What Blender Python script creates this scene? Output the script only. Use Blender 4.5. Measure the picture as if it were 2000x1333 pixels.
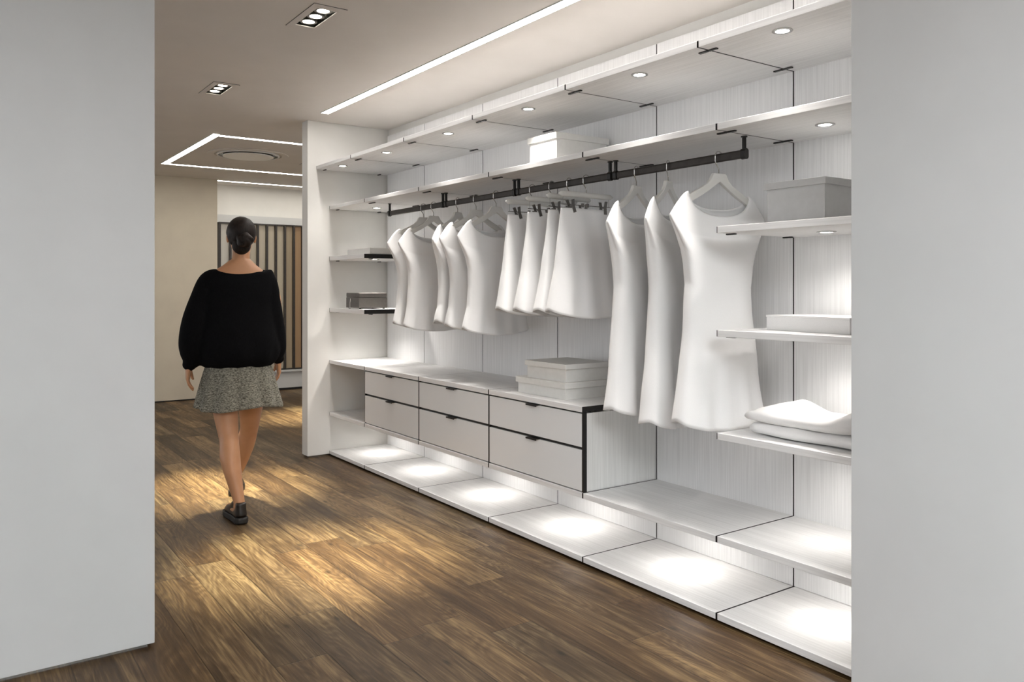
import bpy, bmesh, math, random
from math import sin, cos, pi, sqrt, atan2
from mathutils import Vector, Matrix, Euler, noise
random.seed(7)
for o in list(bpy.data.objects): bpy.data.objects.remove(o)
S = bpy.context.scene
COL = S.collection

# ---------------------------------------------------------------- camera
A = 0.6126                                   # heading, from -X towards +Y
cd = bpy.data.cameras.new('camera'); cam = bpy.data.objects.new('camera', cd); COL.objects.link(cam)
cd.sensor_width = 36; cd.lens = 1579.94/2000*36
cd.shift_y = -(666.5-563.875)/2000
cd.clip_start = 0.02
cam.location = (0, 0, 1.3); cam.rotation_euler = (pi/2, 0, pi/2-A)
S.camera = cam

# ---------------------------------------------------------------- world, exposure
S.view_settings.view_transform = 'Standard'; S.view_settings.look = 'None'
S.view_settings.gamma = 1; S.view_settings.use_curve_mapping = False
S.view_settings.exposure = 0.45
W_ = bpy.data.worlds.new('world'); S.world = W_; W_.use_nodes = True
bg = W_.node_tree.nodes['Background']
bg.inputs[0].default_value = (0.97, 0.98, 1.0, 1); bg.inputs[1].default_value = 1.12

WARM = (1.0, 0.92, 0.68); NEUT = (1.0, 0.95, 0.90); COOL = (0.95, 0.98, 1.0)
P_TRIO, P_TOP, P_LOW, P_MID = 420.0, 34.0, 3.8, 7.0

# helpers that make area and spot lamps
def area(name, loc, size, power, col, rot=(0,0,0)):
    d = bpy.data.lights.new(name, 'AREA'); d.shape = 'RECTANGLE'; d.size = size[0]; d.size_y = size[1]
    d.energy = power; d.color = col
    o = bpy.data.objects.new(name, d); COL.objects.link(o); o.location = loc; o.rotation_euler = rot
    return o
def spot(name, loc, power, col, ang, blend, rad=0.02, parent=None):
    d = bpy.data.lights.new(name, 'SPOT'); d.energy = power; d.color = col
    d.spot_size = ang; d.spot_blend = blend; d.shadow_soft_size = rad
    o = bpy.data.objects.new(name, d); COL.objects.link(o); o.location = loc
    return o

# ---------------------------------------------------------------- measured frame
H2, X0, UW, TE = 0, 2.11331, 0.80257, 5.9639
J = [-1.465] + [-(X0+k*UW) for k in range(5)] + [-TE]     # unit joints, right to left
DF, DT, DB = 2.4547, 2.3489, 2.9392                        # front of shelves, front of top shelf, back panels
CEIL = 2.59

# ---------------------------------------------------------------- materials
MATS = {}
def mat(name, col, rough=0.5, metal=0.0, spec=0.5):
    m = bpy.data.materials.new(name); m.use_nodes = True; b = m.node_tree.nodes['Principled BSDF']
    b.inputs['Base Color'].default_value = (*col, 1); b.inputs['Roughness'].default_value = rough
    b.inputs['Metallic'].default_value = metal; b.inputs['Specular IOR Level'].default_value = spec
    MATS[name] = m; return m
def N(m, t, **kw):
    n = m.node_tree.nodes.new(t)
    for k, v in kw.items():
        if k in n.inputs: n.inputs[k].default_value = v
        else: setattr(n, k, v)
    return n
def noisy(name, c1, c2, scale, rough=0.5, detail=4, bump=0.0, metal=0.0, dist=0.0, lo=0.3, hi=0.7, bs=None):
    m = mat(name, c1, rough, metal); L = m.node_tree.links; b = m.node_tree.nodes['Principled BSDF']
    tc = N(m, 'ShaderNodeTexCoord'); mp = N(m, 'ShaderNodeMapping'); mp.inputs['Scale'].default_value = scale
    L.new(tc.outputs['Object'], mp.inputs['Vector'])
    no = N(m, 'ShaderNodeTexNoise'); no.inputs['Scale'].default_value = 1; no.inputs['Detail'].default_value = detail
    no.inputs['Distortion'].default_value = dist
    L.new(mp.outputs[0], no.inputs['Vector'])
    cr = N(m, 'ShaderNodeValToRGB'); cr.color_ramp.elements[0].position = lo; cr.color_ramp.elements[1].position = hi
    cr.color_ramp.elements[0].color = (*c1, 1); cr.color_ramp.elements[1].color = (*c2, 1)
    L.new(no.outputs[0], cr.inputs[0]); L.new(cr.outputs[0], b.inputs['Base Color'])
    if bump:
        bp = N(m, 'ShaderNodeBump'); bp.inputs['Strength'].default_value = bump; bp.inputs['Distance'].default_value = 0.002
        L.new(no.outputs[0], bp.inputs['Height']); L.new(bp.outputs[0], b.inputs['Normal'])
    return m
def emis(name, col, st):
    m = mat(name, (0.8,0.8,0.8), 0.4); b = m.node_tree.nodes['Principled BSDF']
    b.inputs['Emission Color'].default_value = (*col, 1); b.inputs['Emission Strength'].default_value = st
    return m
paint = noisy('white_paint', (0.585,0.592,0.592), (0.605,0.612,0.612), (6,6,6), 0.55, bump=0.05)
paint_in = noisy('ivory_paint', (0.72,0.71,0.68), (0.75,0.74,0.71), (6,6,6), 0.55, bump=0.05)
beige = noisy('beige_paint', (0.56,0.50,0.40), (0.60,0.54,0.43), (5,5,5), 0.6, bump=0.05)
ceilm = noisy('ceiling_paint', (0.70,0.66,0.62), (0.73,0.69,0.65), (4,4,4), 0.7)
lamv = noisy('vertical_grain_laminate', (0.74,0.74,0.74), (0.86,0.86,0.86), (150,150,3), 0.45, detail=6, bump=0.15, lo=0.25, hi=0.62)
lamh = noisy('long_grain_laminate', (0.70,0.695,0.69), (0.84,0.835,0.83), (2.2,110,110), 0.45, detail=6, bump=0.12, lo=0.25, hi=0.65)
lams = noisy('side_grain_laminate', (0.72,0.72,0.70), (0.84,0.84,0.82), (150,150,3), 0.45, detail=6, bump=0.15, lo=0.25, hi=0.62)
black = mat('black_metal', (0.012,0.011,0.010), 0.35, 0.3)
bronze = noisy('dark_bronze_metal', (0.035,0.030,0.027), (0.05,0.044,0.04), (30,30,30), 0.38, metal=0.5)
chrome = mat('brushed_steel', (0.55,0.54,0.52), 0.25, 1.0)
nickel = mat('grey_clip_metal', (0.22,0.21,0.20), 0.35, 0.9)
glassf = noisy('grey_satin_glass', (0.78,0.79,0.795), (0.80,0.81,0.815), (2,2,2), 0.22)
cloth = noisy('white_knit_fabric', (0.83,0.825,0.82), (0.88,0.875,0.87), (900,900,900), 0.9, bump=0.12, detail=2)
towelm = noisy('white_cotton', (0.82,0.81,0.80), (0.88,0.87,0.86), (700,700,700), 0.95, bump=0.2, detail=2)
hangm = mat('white_lacquer', (0.66,0.65,0.62), 0.35)
boxw = noisy('white_card', (0.70,0.69,0.66), (0.74,0.73,0.70), (40,40,40), 0.6)
boxg = noisy('pale_grey_card', (0.48,0.48,0.475), (0.51,0.51,0.505), (40,40,40), 0.6)
boxd = noisy('taupe_card', (0.095,0.086,0.076), (0.11,0.10,0.088), (60,60,60), 0.55)
recess_dark = mat('graphite_reflector', (0.10,0.10,0.09), 0.25, 0.7)
lens = emis('lit_lens', (1,0.97,0.92), 30.0)
lensw = emis('lit_warm_lens', (1,0.93,0.80), 22.0)
strip_e = emis('lit_strip_diffuser', (1,0.96,0.92), 27.0); strip_f = emis('lit_loop_diffuser', (1,0.95,0.88), 22.0); strip_g = emis('lit_far_diffuser', (1,0.95,0.86), 12.0)
disc_e = mat('opal_disc', (0.92,0.90,0.86), 0.4)

skin = noisy('skin', (0.48,0.24,0.12), (0.53,0.27,0.14), (14,14,14), 0.45, bump=0.05)
skin.node_tree.nodes['Principled BSDF'].inputs['Subsurface Weight'].default_value = 0.08
skin.node_tree.nodes['Principled BSDF'].inputs['Subsurface Radius'].default_value = (0.02,0.008,0.004)
hair = noisy('dark_brown_hair', (0.006,0.004,0.003), (0.020,0.012,0.009), (160,160,14), 0.4, bump=0.5)
knit = noisy('black_knit', (0.0025,0.0025,0.003), (0.005,0.005,0.006), (300,300,60), 0.9, bump=0.4)
shoem = noisy('black_leather', (0.010,0.007,0.005), (0.02,0.013,0.009), (40,40,40), 0.38, bump=0.1)
solem = mat('black_rubber', (0.012,0.010,0.008), 0.6)
eyem = mat('eye_white', (0.7,0.68,0.65), 0.2); irism = mat('brown_iris', (0.03,0.015,0.008), 0.2); lipm = mat('lips', (0.35,0.10,0.08), 0.4)

knit.node_tree.nodes['Principled BSDF'].inputs['Specular IOR Level'].default_value = 0.08
hair.node_tree.nodes['Principled BSDF'].inputs['Specular IOR Level'].default_value = 0.25; hair.node_tree.nodes['Principled BSDF'].inputs['Roughness'].default_value = 0.55
def tweed():
    m = mat('grey_tweed', (0.2,0.2,0.18), 0.95); L = m.node_tree.links; b = m.node_tree.nodes['Principled BSDF']
    tc = N(m, 'ShaderNodeTexCoord'); mp = N(m, 'ShaderNodeMapping'); mp.inputs['Scale'].default_value = (60,60,190)
    L.new(tc.outputs['Object'], mp.inputs['Vector'])
    n = N(m, 'ShaderNodeTexNoise'); n.inputs['Scale'].default_value = 1.4; n.inputs['Detail'].default_value = 6; n.inputs['Roughness'].default_value = 0.75
    L.new(mp.outputs[0], n.inputs['Vector'])
    cr = N(m, 'ShaderNodeValToRGB'); e = cr.color_ramp.elements
    e[0].position = 0.40; e[0].color = (0.035,0.032,0.022,1); e[1].position = 0.62; e[1].color = (0.38,0.365,0.30,1)
    L.new(n.outputs[0], cr.inputs[0]); L.new(cr.outputs[0], b.inputs['Base Color'])
    return m
tweedm = tweed()

def floor_mat():
    m = mat('rustic_oak_planks', (0.2,0.15,0.1), 0.4); nt = m.node_tree; L = nt.links; b = nt.nodes['Principled BSDF']
    PWID, PLEN = 0.19, 1.22
    def math_(op, a, c=None):
        n = N(m, 'ShaderNodeMath'); n.operation = op
        for i, v in enumerate((a, c)):
            if v is None: continue
            if isinstance(v, (int, float)): n.inputs[i].default_value = v
            else: L.new(v, n.inputs[i])
        return n.outputs[0]
    tc = N(m, 'ShaderNodeTexCoord'); sp = N(m, 'ShaderNodeSeparateXYZ'); L.new(tc.outputs['Object'], sp.inputs[0])
    yy = math_('DIVIDE', math_('SUBTRACT', sp.outputs[1], 1.498), PWID); row = math_('FLOOR', yy); fy = math_('SUBTRACT', yy, row)
    wr = N(m, 'ShaderNodeTexWhiteNoise'); wr.noise_dimensions = '1D'; L.new(row, wr.inputs['W'])
    xx = math_('ADD', math_('DIVIDE', sp.outputs[0], PLEN), math_('MULTIPLY', wr.outputs['Value'], 7.3)); colx = math_('FLOOR', xx); fx = math_('SUBTRACT', xx, colx)
    cb = N(m, 'ShaderNodeCombineXYZ'); L.new(row, cb.inputs[0]); L.new(colx, cb.inputs[1])
    wn = N(m, 'ShaderNodeTexWhiteNoise'); wn.noise_dimensions = '2D'; L.new(cb.outputs[0], wn.inputs['Vector'])
    idv = wn.outputs['Value']
    off = N(m, 'ShaderNodeVectorMath'); off.operation = 'SCALE'; L.new(wn.outputs['Color'], off.inputs[0]); off.inputs['Scale'].default_value = 37.0
    ad = N(m, 'ShaderNodeVectorMath'); ad.operation = 'ADD'; L.new(tc.outputs['Object'], ad.inputs[0]); L.new(off.outputs[0], ad.inputs[1])
    def nz(scale, detail, rough, dist):
        mp = N(m, 'ShaderNodeMapping'); mp.inputs['Scale'].default_value = scale; L.new(ad.outputs[0], mp.inputs['Vector'])
        n = N(m, 'ShaderNodeTexNoise'); n.inputs['Scale'].default_value = 1; n.inputs['Detail'].default_value = detail
        n.inputs['Roughness'].default_value = rough; n.inputs['Distortion'].default_value = dist
        L.new(mp.outputs[0], n.inputs['Vector']); return n.outputs[0]
    grain = nz((3.5,130,130), 8, 0.7, 0.15)
    streak = nz((1.4,26,26), 6, 0.65, 0.5)
    blotch = nz((0.9,5,5), 4, 0.6, 0.6)
    rings0 = nz((1.0,6.0,6.0), 2, 0.45, 0.3)
    rings = math_('ABSOLUTE', math_('SUBTRACT', math_('FRACT', math_('MULTIPLY', rings0, 24.0)), 0.5))
    base = math_('ADD', math_('ADD', math_('ADD', math_('MULTIPLY', blotch, 0.58), math_('MULTIPLY', streak, 0.60)), math_('MULTIPLY', grain, 0.62)), math_('MULTIPLY', math_('SUBTRACT', idv, 0.5), 0.15))
    base = math_('SUBTRACT', math_('ADD', base, math_('MULTIPLY', rings, 0.18)), 0.325)
    cr = N(m, 'ShaderNodeValToRGB'); cr.color_ramp.interpolation = 'B_SPLINE'; e = cr.color_ramp.elements
    e[0].position = 0.38; e[0].color = (0.022,0.012,0.005,1); e[1].position = 0.92; e[1].color = (0.29,0.205,0.104,1)
    x = e.new(0.58); x.color = (0.066,0.039,0.018,1); x = e.new(0.72); x.color = (0.125,0.081,0.040,1)
    L.new(base, cr.inputs[0])
    # grey-brown tint varies per plank
    mx = N(m, 'ShaderNodeMix'); mx.data_type = 'RGBA'; mx.blend_type = 'MULTIPLY'
    tint = N(m, 'ShaderNodeValToRGB'); tint.color_ramp.elements[0].color = (1.0,0.93,0.84,1); tint.color_ramp.elements[1].color = (0.86,0.90,0.94,1)
    sc = N(m, 'ShaderNodeSeparateColor'); L.new(wn.outputs['Color'], sc.inputs[0]); L.new(sc.outputs[1], tint.inputs[0])
    mx.inputs[0].default_value = 1.0; L.new(cr.outputs[0], mx.inputs[6]); L.new(tint.outputs[0], mx.inputs[7])
    # knots
    mpk = N(m, 'ShaderNodeMapping'); mpk.inputs['Scale'].default_value = (4.5,12,12); L.new(ad.outputs[0], mpk.inputs['Vector'])
    vo = N(m, 'ShaderNodeTexVoronoi'); vo.inputs['Scale'].default_value = 0.8; L.new(mpk.outputs[0], vo.inputs['Vector'])
    kn = N(m, 'ShaderNodeMapRange'); kn.inputs[1].default_value = 0.03; kn.inputs[2].default_value = 0.13; kn.inputs[3].default_value = 0.35; kn.inputs[4].default_value = 1.0
    L.new(vo.outputs['Distance'], kn.inputs[0])
    # seams
    ey = math_('MINIMUM', fy, math_('SUBTRACT', 1.0, fy)); ex = math_('MULTIPLY', math_('MINIMUM', fx, math_('SUBTRACT', 1.0, fx)), PLEN/PWID)
    ed = math_('MINIMUM', ey, ex)
    sm = N(m, 'ShaderNodeMapRange'); sm.inputs[1].default_value = 0.002; sm.inputs[2].default_value = 0.014; sm.inputs[3].default_value = 0.35; sm.inputs[4].default_value = 1.0
    L.new(ed, sm.inputs[0])
    k = math_('MULTIPLY', kn.outputs[0], sm.outputs[0])
    mk = N(m, 'ShaderNodeVectorMath'); mk.operation = 'SCALE'; L.new(mx.outputs[2], mk.inputs[0]); L.new(k, mk.inputs['Scale'])
    L.new(mk.outputs[0], b.inputs['Base Color'])
    rr = N(m, 'ShaderNodeMapRange'); rr.inputs[3].default_value = 0.36; rr.inputs[4].default_value = 0.56; L.new(grain, rr.inputs[0]); L.new(rr.outputs[0], b.inputs['Roughness'])
    bp = N(m, 'ShaderNodeBump'); bp.inputs['Strength'].default_value = 0.35; bp.inputs['Distance'].default_value = 0.002
    hh = math_('ADD', math_('ADD', math_('MULTIPLY', grain, 0.8), math_('MULTIPLY', rings, 0.3)), sm.outputs[0]); L.new(hh, bp.inputs['Height']); L.new(bp.outputs[0], b.inputs['Normal'])
    b.inputs['Specular IOR Level'].default_value = 0.24
    return m
floorm = floor_mat()

# ---------------------------------------------------------------- mesh helpers
def new_obj(name, bm, m, parent=None, bevel=0.0, smooth=False, origin=None):
    bmesh.ops.recalc_face_normals(bm, faces=bm.faces)
    if parent is not None and origin is None: origin = world_of(parent)
    if origin is not None: bmesh.ops.translate(bm, vec=-Vector(origin), verts=bm.verts)
    me = bpy.data.meshes.new(name); bm.to_mesh(me); bm.free()
    if m is not None: me.materials.append(m)
    if smooth:
        for p in me.polygons: p.use_smooth = True
    o = bpy.data.objects.new(name, me); COL.objects.link(o)
    if parent is not None:
        o.parent = parent; o['_w'] = list(origin)
        o.location = Vector(origin)-Vector(world_of(parent))
    else:
        o.location = origin if origin is not None else (0,0,0)
        o['_w'] = list(o.location)
    if bevel:
        b = o.modifiers.new('bevel', 'BEVEL'); b.width = bevel; b.segments = 2; b.limit_method = 'ANGLE'; b.angle_limit = 0.7
        b.harden_normals = False
    return o
def world_of(o): return Vector(o['_w'])
def tag(o, label, cat=None, group=None, kind=None):
    if label: o['label'] = label
    if cat: o['category'] = cat
    if group: o['group'] = group
    if kind: o['kind'] = kind
    return o
def thing(name, loc, label, cat, group=None):
    o = bpy.data.objects.new(name, None); COL.objects.link(o); o.location = loc; o['_w'] = list(loc)
    o.empty_display_size = 0.05
    return tag(o, label, cat, group)
def box(bm, x0, x1, y0, y1, z0, z1):
    vs = [bm.verts.new((x,y,z)) for x in (x0,x1) for y in (y0,y1) for z in (z0,z1)]
    for f in ((0,1,3,2),(4,6,7,5),(0,4,5,1),(2,3,7,6),(0,2,6,4),(1,5,7,3)): bm.faces.new([vs[i] for i in f])
def bx(*a):
    bm = bmesh.new(); box(bm, *a); return bm
def cyl(bm, c, r, h, seg=32, axis='Z', r2=None):
    M = Matrix.Translation(c)
    if axis == 'Y': M = M @ Matrix.Rotation(pi/2, 4, 'X')
    if axis == 'X': M = M @ Matrix.Rotation(pi/2, 4, 'Y')
    bmesh.ops.create_cone(bm, cap_ends=True, segments=seg, radius1=r, radius2=r if r2 is None else r2, depth=h, matrix=M)
def tube(bm, pts, r, seg=8, cap=True):
    """round tube through points; r number or list"""
    n = len(pts); rings = []
    up = Vector((0.13,0.31,0.94)).normalized()
    for i, p in enumerate(pts):
        p = Vector(p); a = Vector(pts[max(i-1,0)]); b = Vector(pts[min(i+1,n-1)]); t = (b-a).normalized()
        u = t.cross(up); u = u.normalized() if u.length > 1e-4 else Vector((1,0,0)); v = t.cross(u).normalized()
        ri = r[i] if isinstance(r, (list, tuple)) else r
        rings.append([bm.verts.new(p+ri*(cos(2*pi*k/seg)*u+sin(2*pi*k/seg)*v)) for k in range(seg)])
    for i in range(n-1):
        for k in range(seg): bm.faces.new((rings[i][k], rings[i][(k+1)%seg], rings[i+1][(k+1)%seg], rings[i+1][k]))
    if cap: bm.faces.new(rings[0][::-1]); bm.faces.new(rings[-1])
def loft(bm, rings, cap=True):
    R = [[bm.verts.new(p) for p in r] for r in rings]; s = len(R[0])
    for i in range(len(R)-1):
        for k in range(s): bm.faces.new((R[i][k], R[i][(k+1)%s], R[i+1][(k+1)%s], R[i+1][k]))
    if cap: bm.faces.new(R[0][::-1]); bm.faces.new(R[-1])
def ring(bm, c, r0, r1, z0, z1, seg=48):
    """annulus with thickness"""
    V = []
    for (r, z) in ((r0,z0),(r1,z0),(r1,z1),(r0,z1)):
        V.append([bm.verts.new((c[0]+r*cos(2*pi*k/seg), c[1]+r*sin(2*pi*k/seg), z)) for k in range(seg)])
    for a in range(4):
        for k in range(seg): bm.faces.new((V[a][k], V[a][(k+1)%seg], V[(a+1)%4][(k+1)%seg], V[(a+1)%4][k]))
def struct(name, bm, m, bevel=0.0):
    return tag(new_obj(name, bm, m, bevel=bevel), None, kind='structure')
def copy_tree(o, parent=None):
    c = o.copy(); COL.objects.link(c); c.parent = parent
    for ch in list(o.children): copy_tree(ch, c)
    return c

# ================================================================= SETTING
struct('floor', bx(-10.4, 3.0, -4.5, 5.2, -0.1, 0.0), floorm)
TRIOS = [(-3.686,1.449), (-5.370,1.456), (-7.95,3.10)]
THX, THY = 0.145, 0.052                                    # half opening of a trio fixture
def ceiling():
    bm = bmesh.new()
    xs = sorted({-10.4, 3.0} | {c[0]+s*THX for c in TRIOS for s in (-1,1)})
    ys = sorted({-4.5, 5.2} | {c[1]+s*THY for c in TRIOS for s in (-1,1)})
    for i in range(len(xs)-1):
        for j in range(len(ys)-1):
            mx_, my_ = (xs[i]+xs[i+1])/2, (ys[j]+ys[j+1])/2
            if any(abs(mx_-c[0]) < THX and abs(my_-c[1]) < THY for c in TRIOS): continue
            box(bm, xs[i], xs[i+1], ys[j], ys[j+1], CEIL, CEIL+0.08)
    bmesh.ops.remove_doubles(bm, verts=bm.verts, dist=1e-5)
    seen = {}
    for f in bm.faces: seen.setdefault(tuple(sorted(v.index for v in f.verts)), []).append(f)
    bm.verts.index_update(); seen = {}
    for f in bm.faces: seen.setdefault(tuple(sorted(v.index for v in f.verts)), []).append(f)
    bmesh.ops.delete(bm, geom=[f for l in seen.values() if len(l) > 1 for f in l], context='FACES_ONLY')
    return bm
struct('ceiling', ceiling(), ceilm)
ZB = 0.014
struct('wall_left', bx(-3.27, -3.146, -4.5, 0.627, ZB, CEIL), paint, 0.002)
struct('wall_right', bx(-1.433, 3.0, 2.279, 2.40, ZB, CEIL), paint, 0.002)
struct('wall_end', bx(-6.079, -5.964, 2.279, 3.02, ZB, CEIL), paint_in, 0.002)
struct('wall_back', bx(-5.964, 3.0, 2.965, 3.02, 0, CEIL), paint_in)
struct('wall_front_light_block', bx(3.0, 3.1, -4.5, 2.40, 0, CEIL), paint)  # unseen wall added to keep world light off the left wall
struct('wall_far', bx(-9.96, -9.85, -0.4, 2.655, ZB, CEIL), beige, 0.002)
struct('wall_recess', bx(-10.4, -10.285, 2.4, 5.2, 0, CEIL), paint_in)
struct('wall_side', bx(-10.4, -6.0, 5.0, 5.1, 0, CEIL), beige)
def rear_wall():  # out of view; openings put in to admit frontal fill from the world
    bm = bmesh.new()
    box(bm, -9.85, -3.27, -0.4, -0.3, 0, 0.25); box(bm, -9.85, -3.27, -0.4, -0.3, 2.40, CEIL)
    for x0, x1 in ((-9.85,-9.2), (-6.45,-6.35), (-3.50,-3.27)): box(bm, x0, x1, -0.4, -0.3, 0.25, 2.40)
    return bm
struct('wall_rear_light_openings', rear_wall(), paint_in)
struct('baseboard_left', bx(-3.25, -3.166, -4.5, 0.607, 0, ZB), chrome)
struct('baseboard_right', bx(-1.41, 3.0, 2.30, 2.38, 0, ZB), chrome)
struct('baseboard_end', bx(-6.062, -5.98, 2.296, 3.0, 0, ZB), chrome)
struct('baseboard_far_shadow', bx(-9.94, -9.865, -0.35, 2.64, 0, ZB), black)  # black strip stands for the shadow at the skirting
struct('trim_1', bx(-10.20, -10.28, 2.66, 5.0, 2.118, 2.212), paint)

# ---------------------------------------------------------------- recess slat display
def slats():
    edges = [2.763, 2.892, 3.005, 3.118, 3.231, 3.346, 3.462, 3.579, 3.696, 3.813, 3.93, 4.047, 4.164, 4.281, 4.398]
    tones = [(0.66,0.64,0.58), (0.62,0.56,0.46), (0.55,0.48,0.37), (0.55,0.49,0.39), (0.60,0.54,0.43), (0.60,0.54,0.42), (0.56,0.50,0.38),
             (0.42,0.34,0.23), (0.43,0.28,0.15), (0.50,0.44,0.33), (0.42,0.33,0.22), (0.55,0.49,0.39), (0.36,0.25,0.15), (0.5,0.42,0.3)]
    t = thing('slat_screen', (-10.2, 3.5, 0.26), 'tall far screen of pale and tan wood sample boards in a dark frame', 'screen')
    bm = bmesh.new(); box(bm, -10.21, -10.14, 2.755, 4.41, 2.10, 2.116); box(bm, -10.21, -10.14, 2.755, 4.41, 0.262, 0.276); box(bm,-10.24,-10.21,2.755,4.41,0.262,2.116)
    new_obj('frame', bm, bronze, t)
    for i, y in enumerate(edges):
        new_obj('divider', bx(-10.20, -10.135, y-0.012, y+0.012, 0.276, 2.10), bronze, t, origin=(-10.17,y,0.276))
        if i < len(edges)-1:
            m = noisy('sample_board_wood', tuple(c*0.9 for c in tones[i]), tones[i], (60,60,3), 0.5, detail=4)
            o = new_obj('sample_board', bx(-10.205, -10.175, y+0.012, edges[i+1]-0.012, 0.276, 2.10), m, t, origin=(-10.19,y,0.276))
            if i in (7, 8): o['label'] = 'tan wood board'
    return t
slats()
t = thing('display_plinth', (-10.2, 3.6, 0.0), 'long white plinth with a projecting ledge beneath the slat screen', 'plinth')
new_obj('ledge', bx(-10.28, -10.10, 2.67, 4.9, 0.236, 0.258), paint, t, 0.002)
new_obj('body', bx(-10.28, -10.14, 2.67, 4.9, 0.03, 0.236), paint, t)
new_obj('toe_strip', bx(-10.27, -10.16, 2.67, 4.9, 0.0, 0.03), black, t)

# ---------------------------------------------------------------- ceiling lights
def strip_light(name, pts, w, label, power, closed=False):
    """recessed linear light made of straight runs; pts = list of (x0,x1,y0,y1)"""
    z = CEIL
    t = thing(name, ((pts[0][0]+pts[0][1])/2, (pts[0][2]+pts[0][3])/2, z), label, 'ceiling light')
    bm = bmesh.new(); bf = bmesh.new()
    for (x0,x1,y0,y1) in pts:
        box(bm, x0, x1, y0, y1, z-0.004, z-0.001)
    new_obj('diffuser', bm, power, t)
    for (x0,x1,y0,y1) in pts:
        e = 0.004
        if x1-x0 > y1-y0:
            box(bf, x0-e, x1+e, y0-e, y0, z-0.005, z); box(bf, x0-e, x1+e, y1, y1+e, z-0.005, z)
        else:
            box(bf, x0-e, x0, y0-e, y1+e, z-0.005, z); box(bf, x1, x1+e, y0-e, y1+e, z-0.005, z)
    new_obj('frame', bf, paint, t)
    return t
strip_light('linear_ceiling_light', [(-5.65, 0.6, 2.263, 2.318)], 0.05, 'long white linear light in the ceiling running along the wardrobe', strip_e)
strip_light('linear_ceiling_light', [(-8.90,-6.95,1.835,1.895), (-7.01,-6.95,1.895,4.3), (-8.90,-8.84,1.895,4.3), (-8.90,-6.95,4.3,4.36)], 0.06, 'glowing rectangular linear light loop in the ceiling around the round vent', strip_f)
strip_light('linear_ceiling_light', [(-9.93,-9.87,2.68,4.9)], 0.06, 'straight linear light at the far ceiling edge above the slat screen', strip_g)

def add_fill_panel(x0, y0, w, st, label):  # unseen glowing panels added as fill for the near walls
    t = thing('fill_panel', (x0+w/2, y0+w/2, CEIL), label, 'ceiling light')
    bm = bmesh.new(); box(bm, x0, x0+w, y0, y0+w, CEIL-0.010, CEIL-0.002); new_obj('diffuser', bm, emis('fill_panel_diffuser', (0.95,0.98,1.0), st), t)
    bm = bmesh.new(); e = 0.02
    for q in ((x0-e,x0,y0-e,y0+w+e),(x0+w,x0+w+e,y0-e,y0+w+e),(x0,x0+w,y0-e,y0),(x0,x0+w,y0+w,y0+w+e)): box(bm, *q, CEIL-0.014, CEIL)
    new_obj('frame', bm, paint, t)
add_fill_panel(0.4, -0.4, 1.6, 16.5, 'large square fill light panel added out of view behind the viewpoint')
add_fill_panel(-1.6, -1.1, 1.0, 4.0, 'smaller square fill light panel added out of view above the viewpoint')

TRL = ['three lamp recessed downlight nearest the wardrobe end of the ceiling, larger in view', 'three lamp recessed downlight further away, above the walking woman',
       'three lamp recessed downlight beside the round vent, mostly behind the end wall']
def trio(i, c):
    x, y = c
    t = thing('recessed_downlight', (x, y, CEIL), TRL[i], 'downlight', 'triple recessed ceiling downlights')
    bm = bmesh.new(); a, b_ = 0.185, 0.078
    for (x0,x1,y0,y1) in ((x-a,x+a,y-b_,y-THY+.004),(x-a,x+a,y+THY-.004,y+b_),(x-a,x-THX+.004,y-THY,y+THY),(x+THX-.004,x+a,y-THY,y+THY)):
        box(bm, x0, x1, y0, y1, CEIL-0.005, CEIL-0.0005)
    new_obj('trim_frame', bm, ceilm, t, 0.001)
    bm = bmesh.new(); ring_ = 0.003
    for (x0,x1,y0,y1) in ((x-a-ring_,x+a+ring_,y-b_-ring_,y-b_),(x-a-ring_,x+a+ring_,y+b_,y+b_+ring_),(x-a-ring_,x-a,y-b_,y+b_),(x+a,x+a+ring_,y-b_,y+b_)): box(bm, x0, x1, y0, y1, CEIL-0.0015, CEIL)
    new_obj('shadow_gap', bm, recess_dark, t)
    bm = bmesh.new(); h = 0.05
    for (x0,x1,y0,y1) in ((x-THX,x+THX,y-THY,y-THY+.002),(x-THX,x+THX,y+THY-.002,y+THY),(x-THX,x-THX+.002,y-THY,y+THY),(x+THX-.002,x+THX,y-THY,y+THY)):
        box(bm, x0, x1, y0, y1, CEIL-0.003, CEIL+h)
    box(bm, x-THX, x+THX, y-THY, y+THY, CEIL+h, CEIL+h+0.003)
    new_obj('housing', bm, recess_dark, t)
    for k in (-1,0,1):
        cx = x+k*0.092
        bm = bmesh.new(); ring(bm, (cx,y), 0.029, 0.041, CEIL+0.004, CEIL+0.03, 32)
        hd = new_obj('lamp_head', bm, nickel, t, origin=(cx,y,CEIL+0.02))
        bm = bmesh.new(); cyl(bm, (cx,y,CEIL+0.012), 0.029, 0.006, 32)
        new_obj('lens', bm, lensw, hd, origin=(cx,y,CEIL+0.012))
    spot('trio_beam', (x, y, CEIL-0.012), P_TRIO*3, WARM, math.radians(35), 1.0, 0.08)
for i, c in enumerate(TRIOS): trio(i, c)

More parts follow.
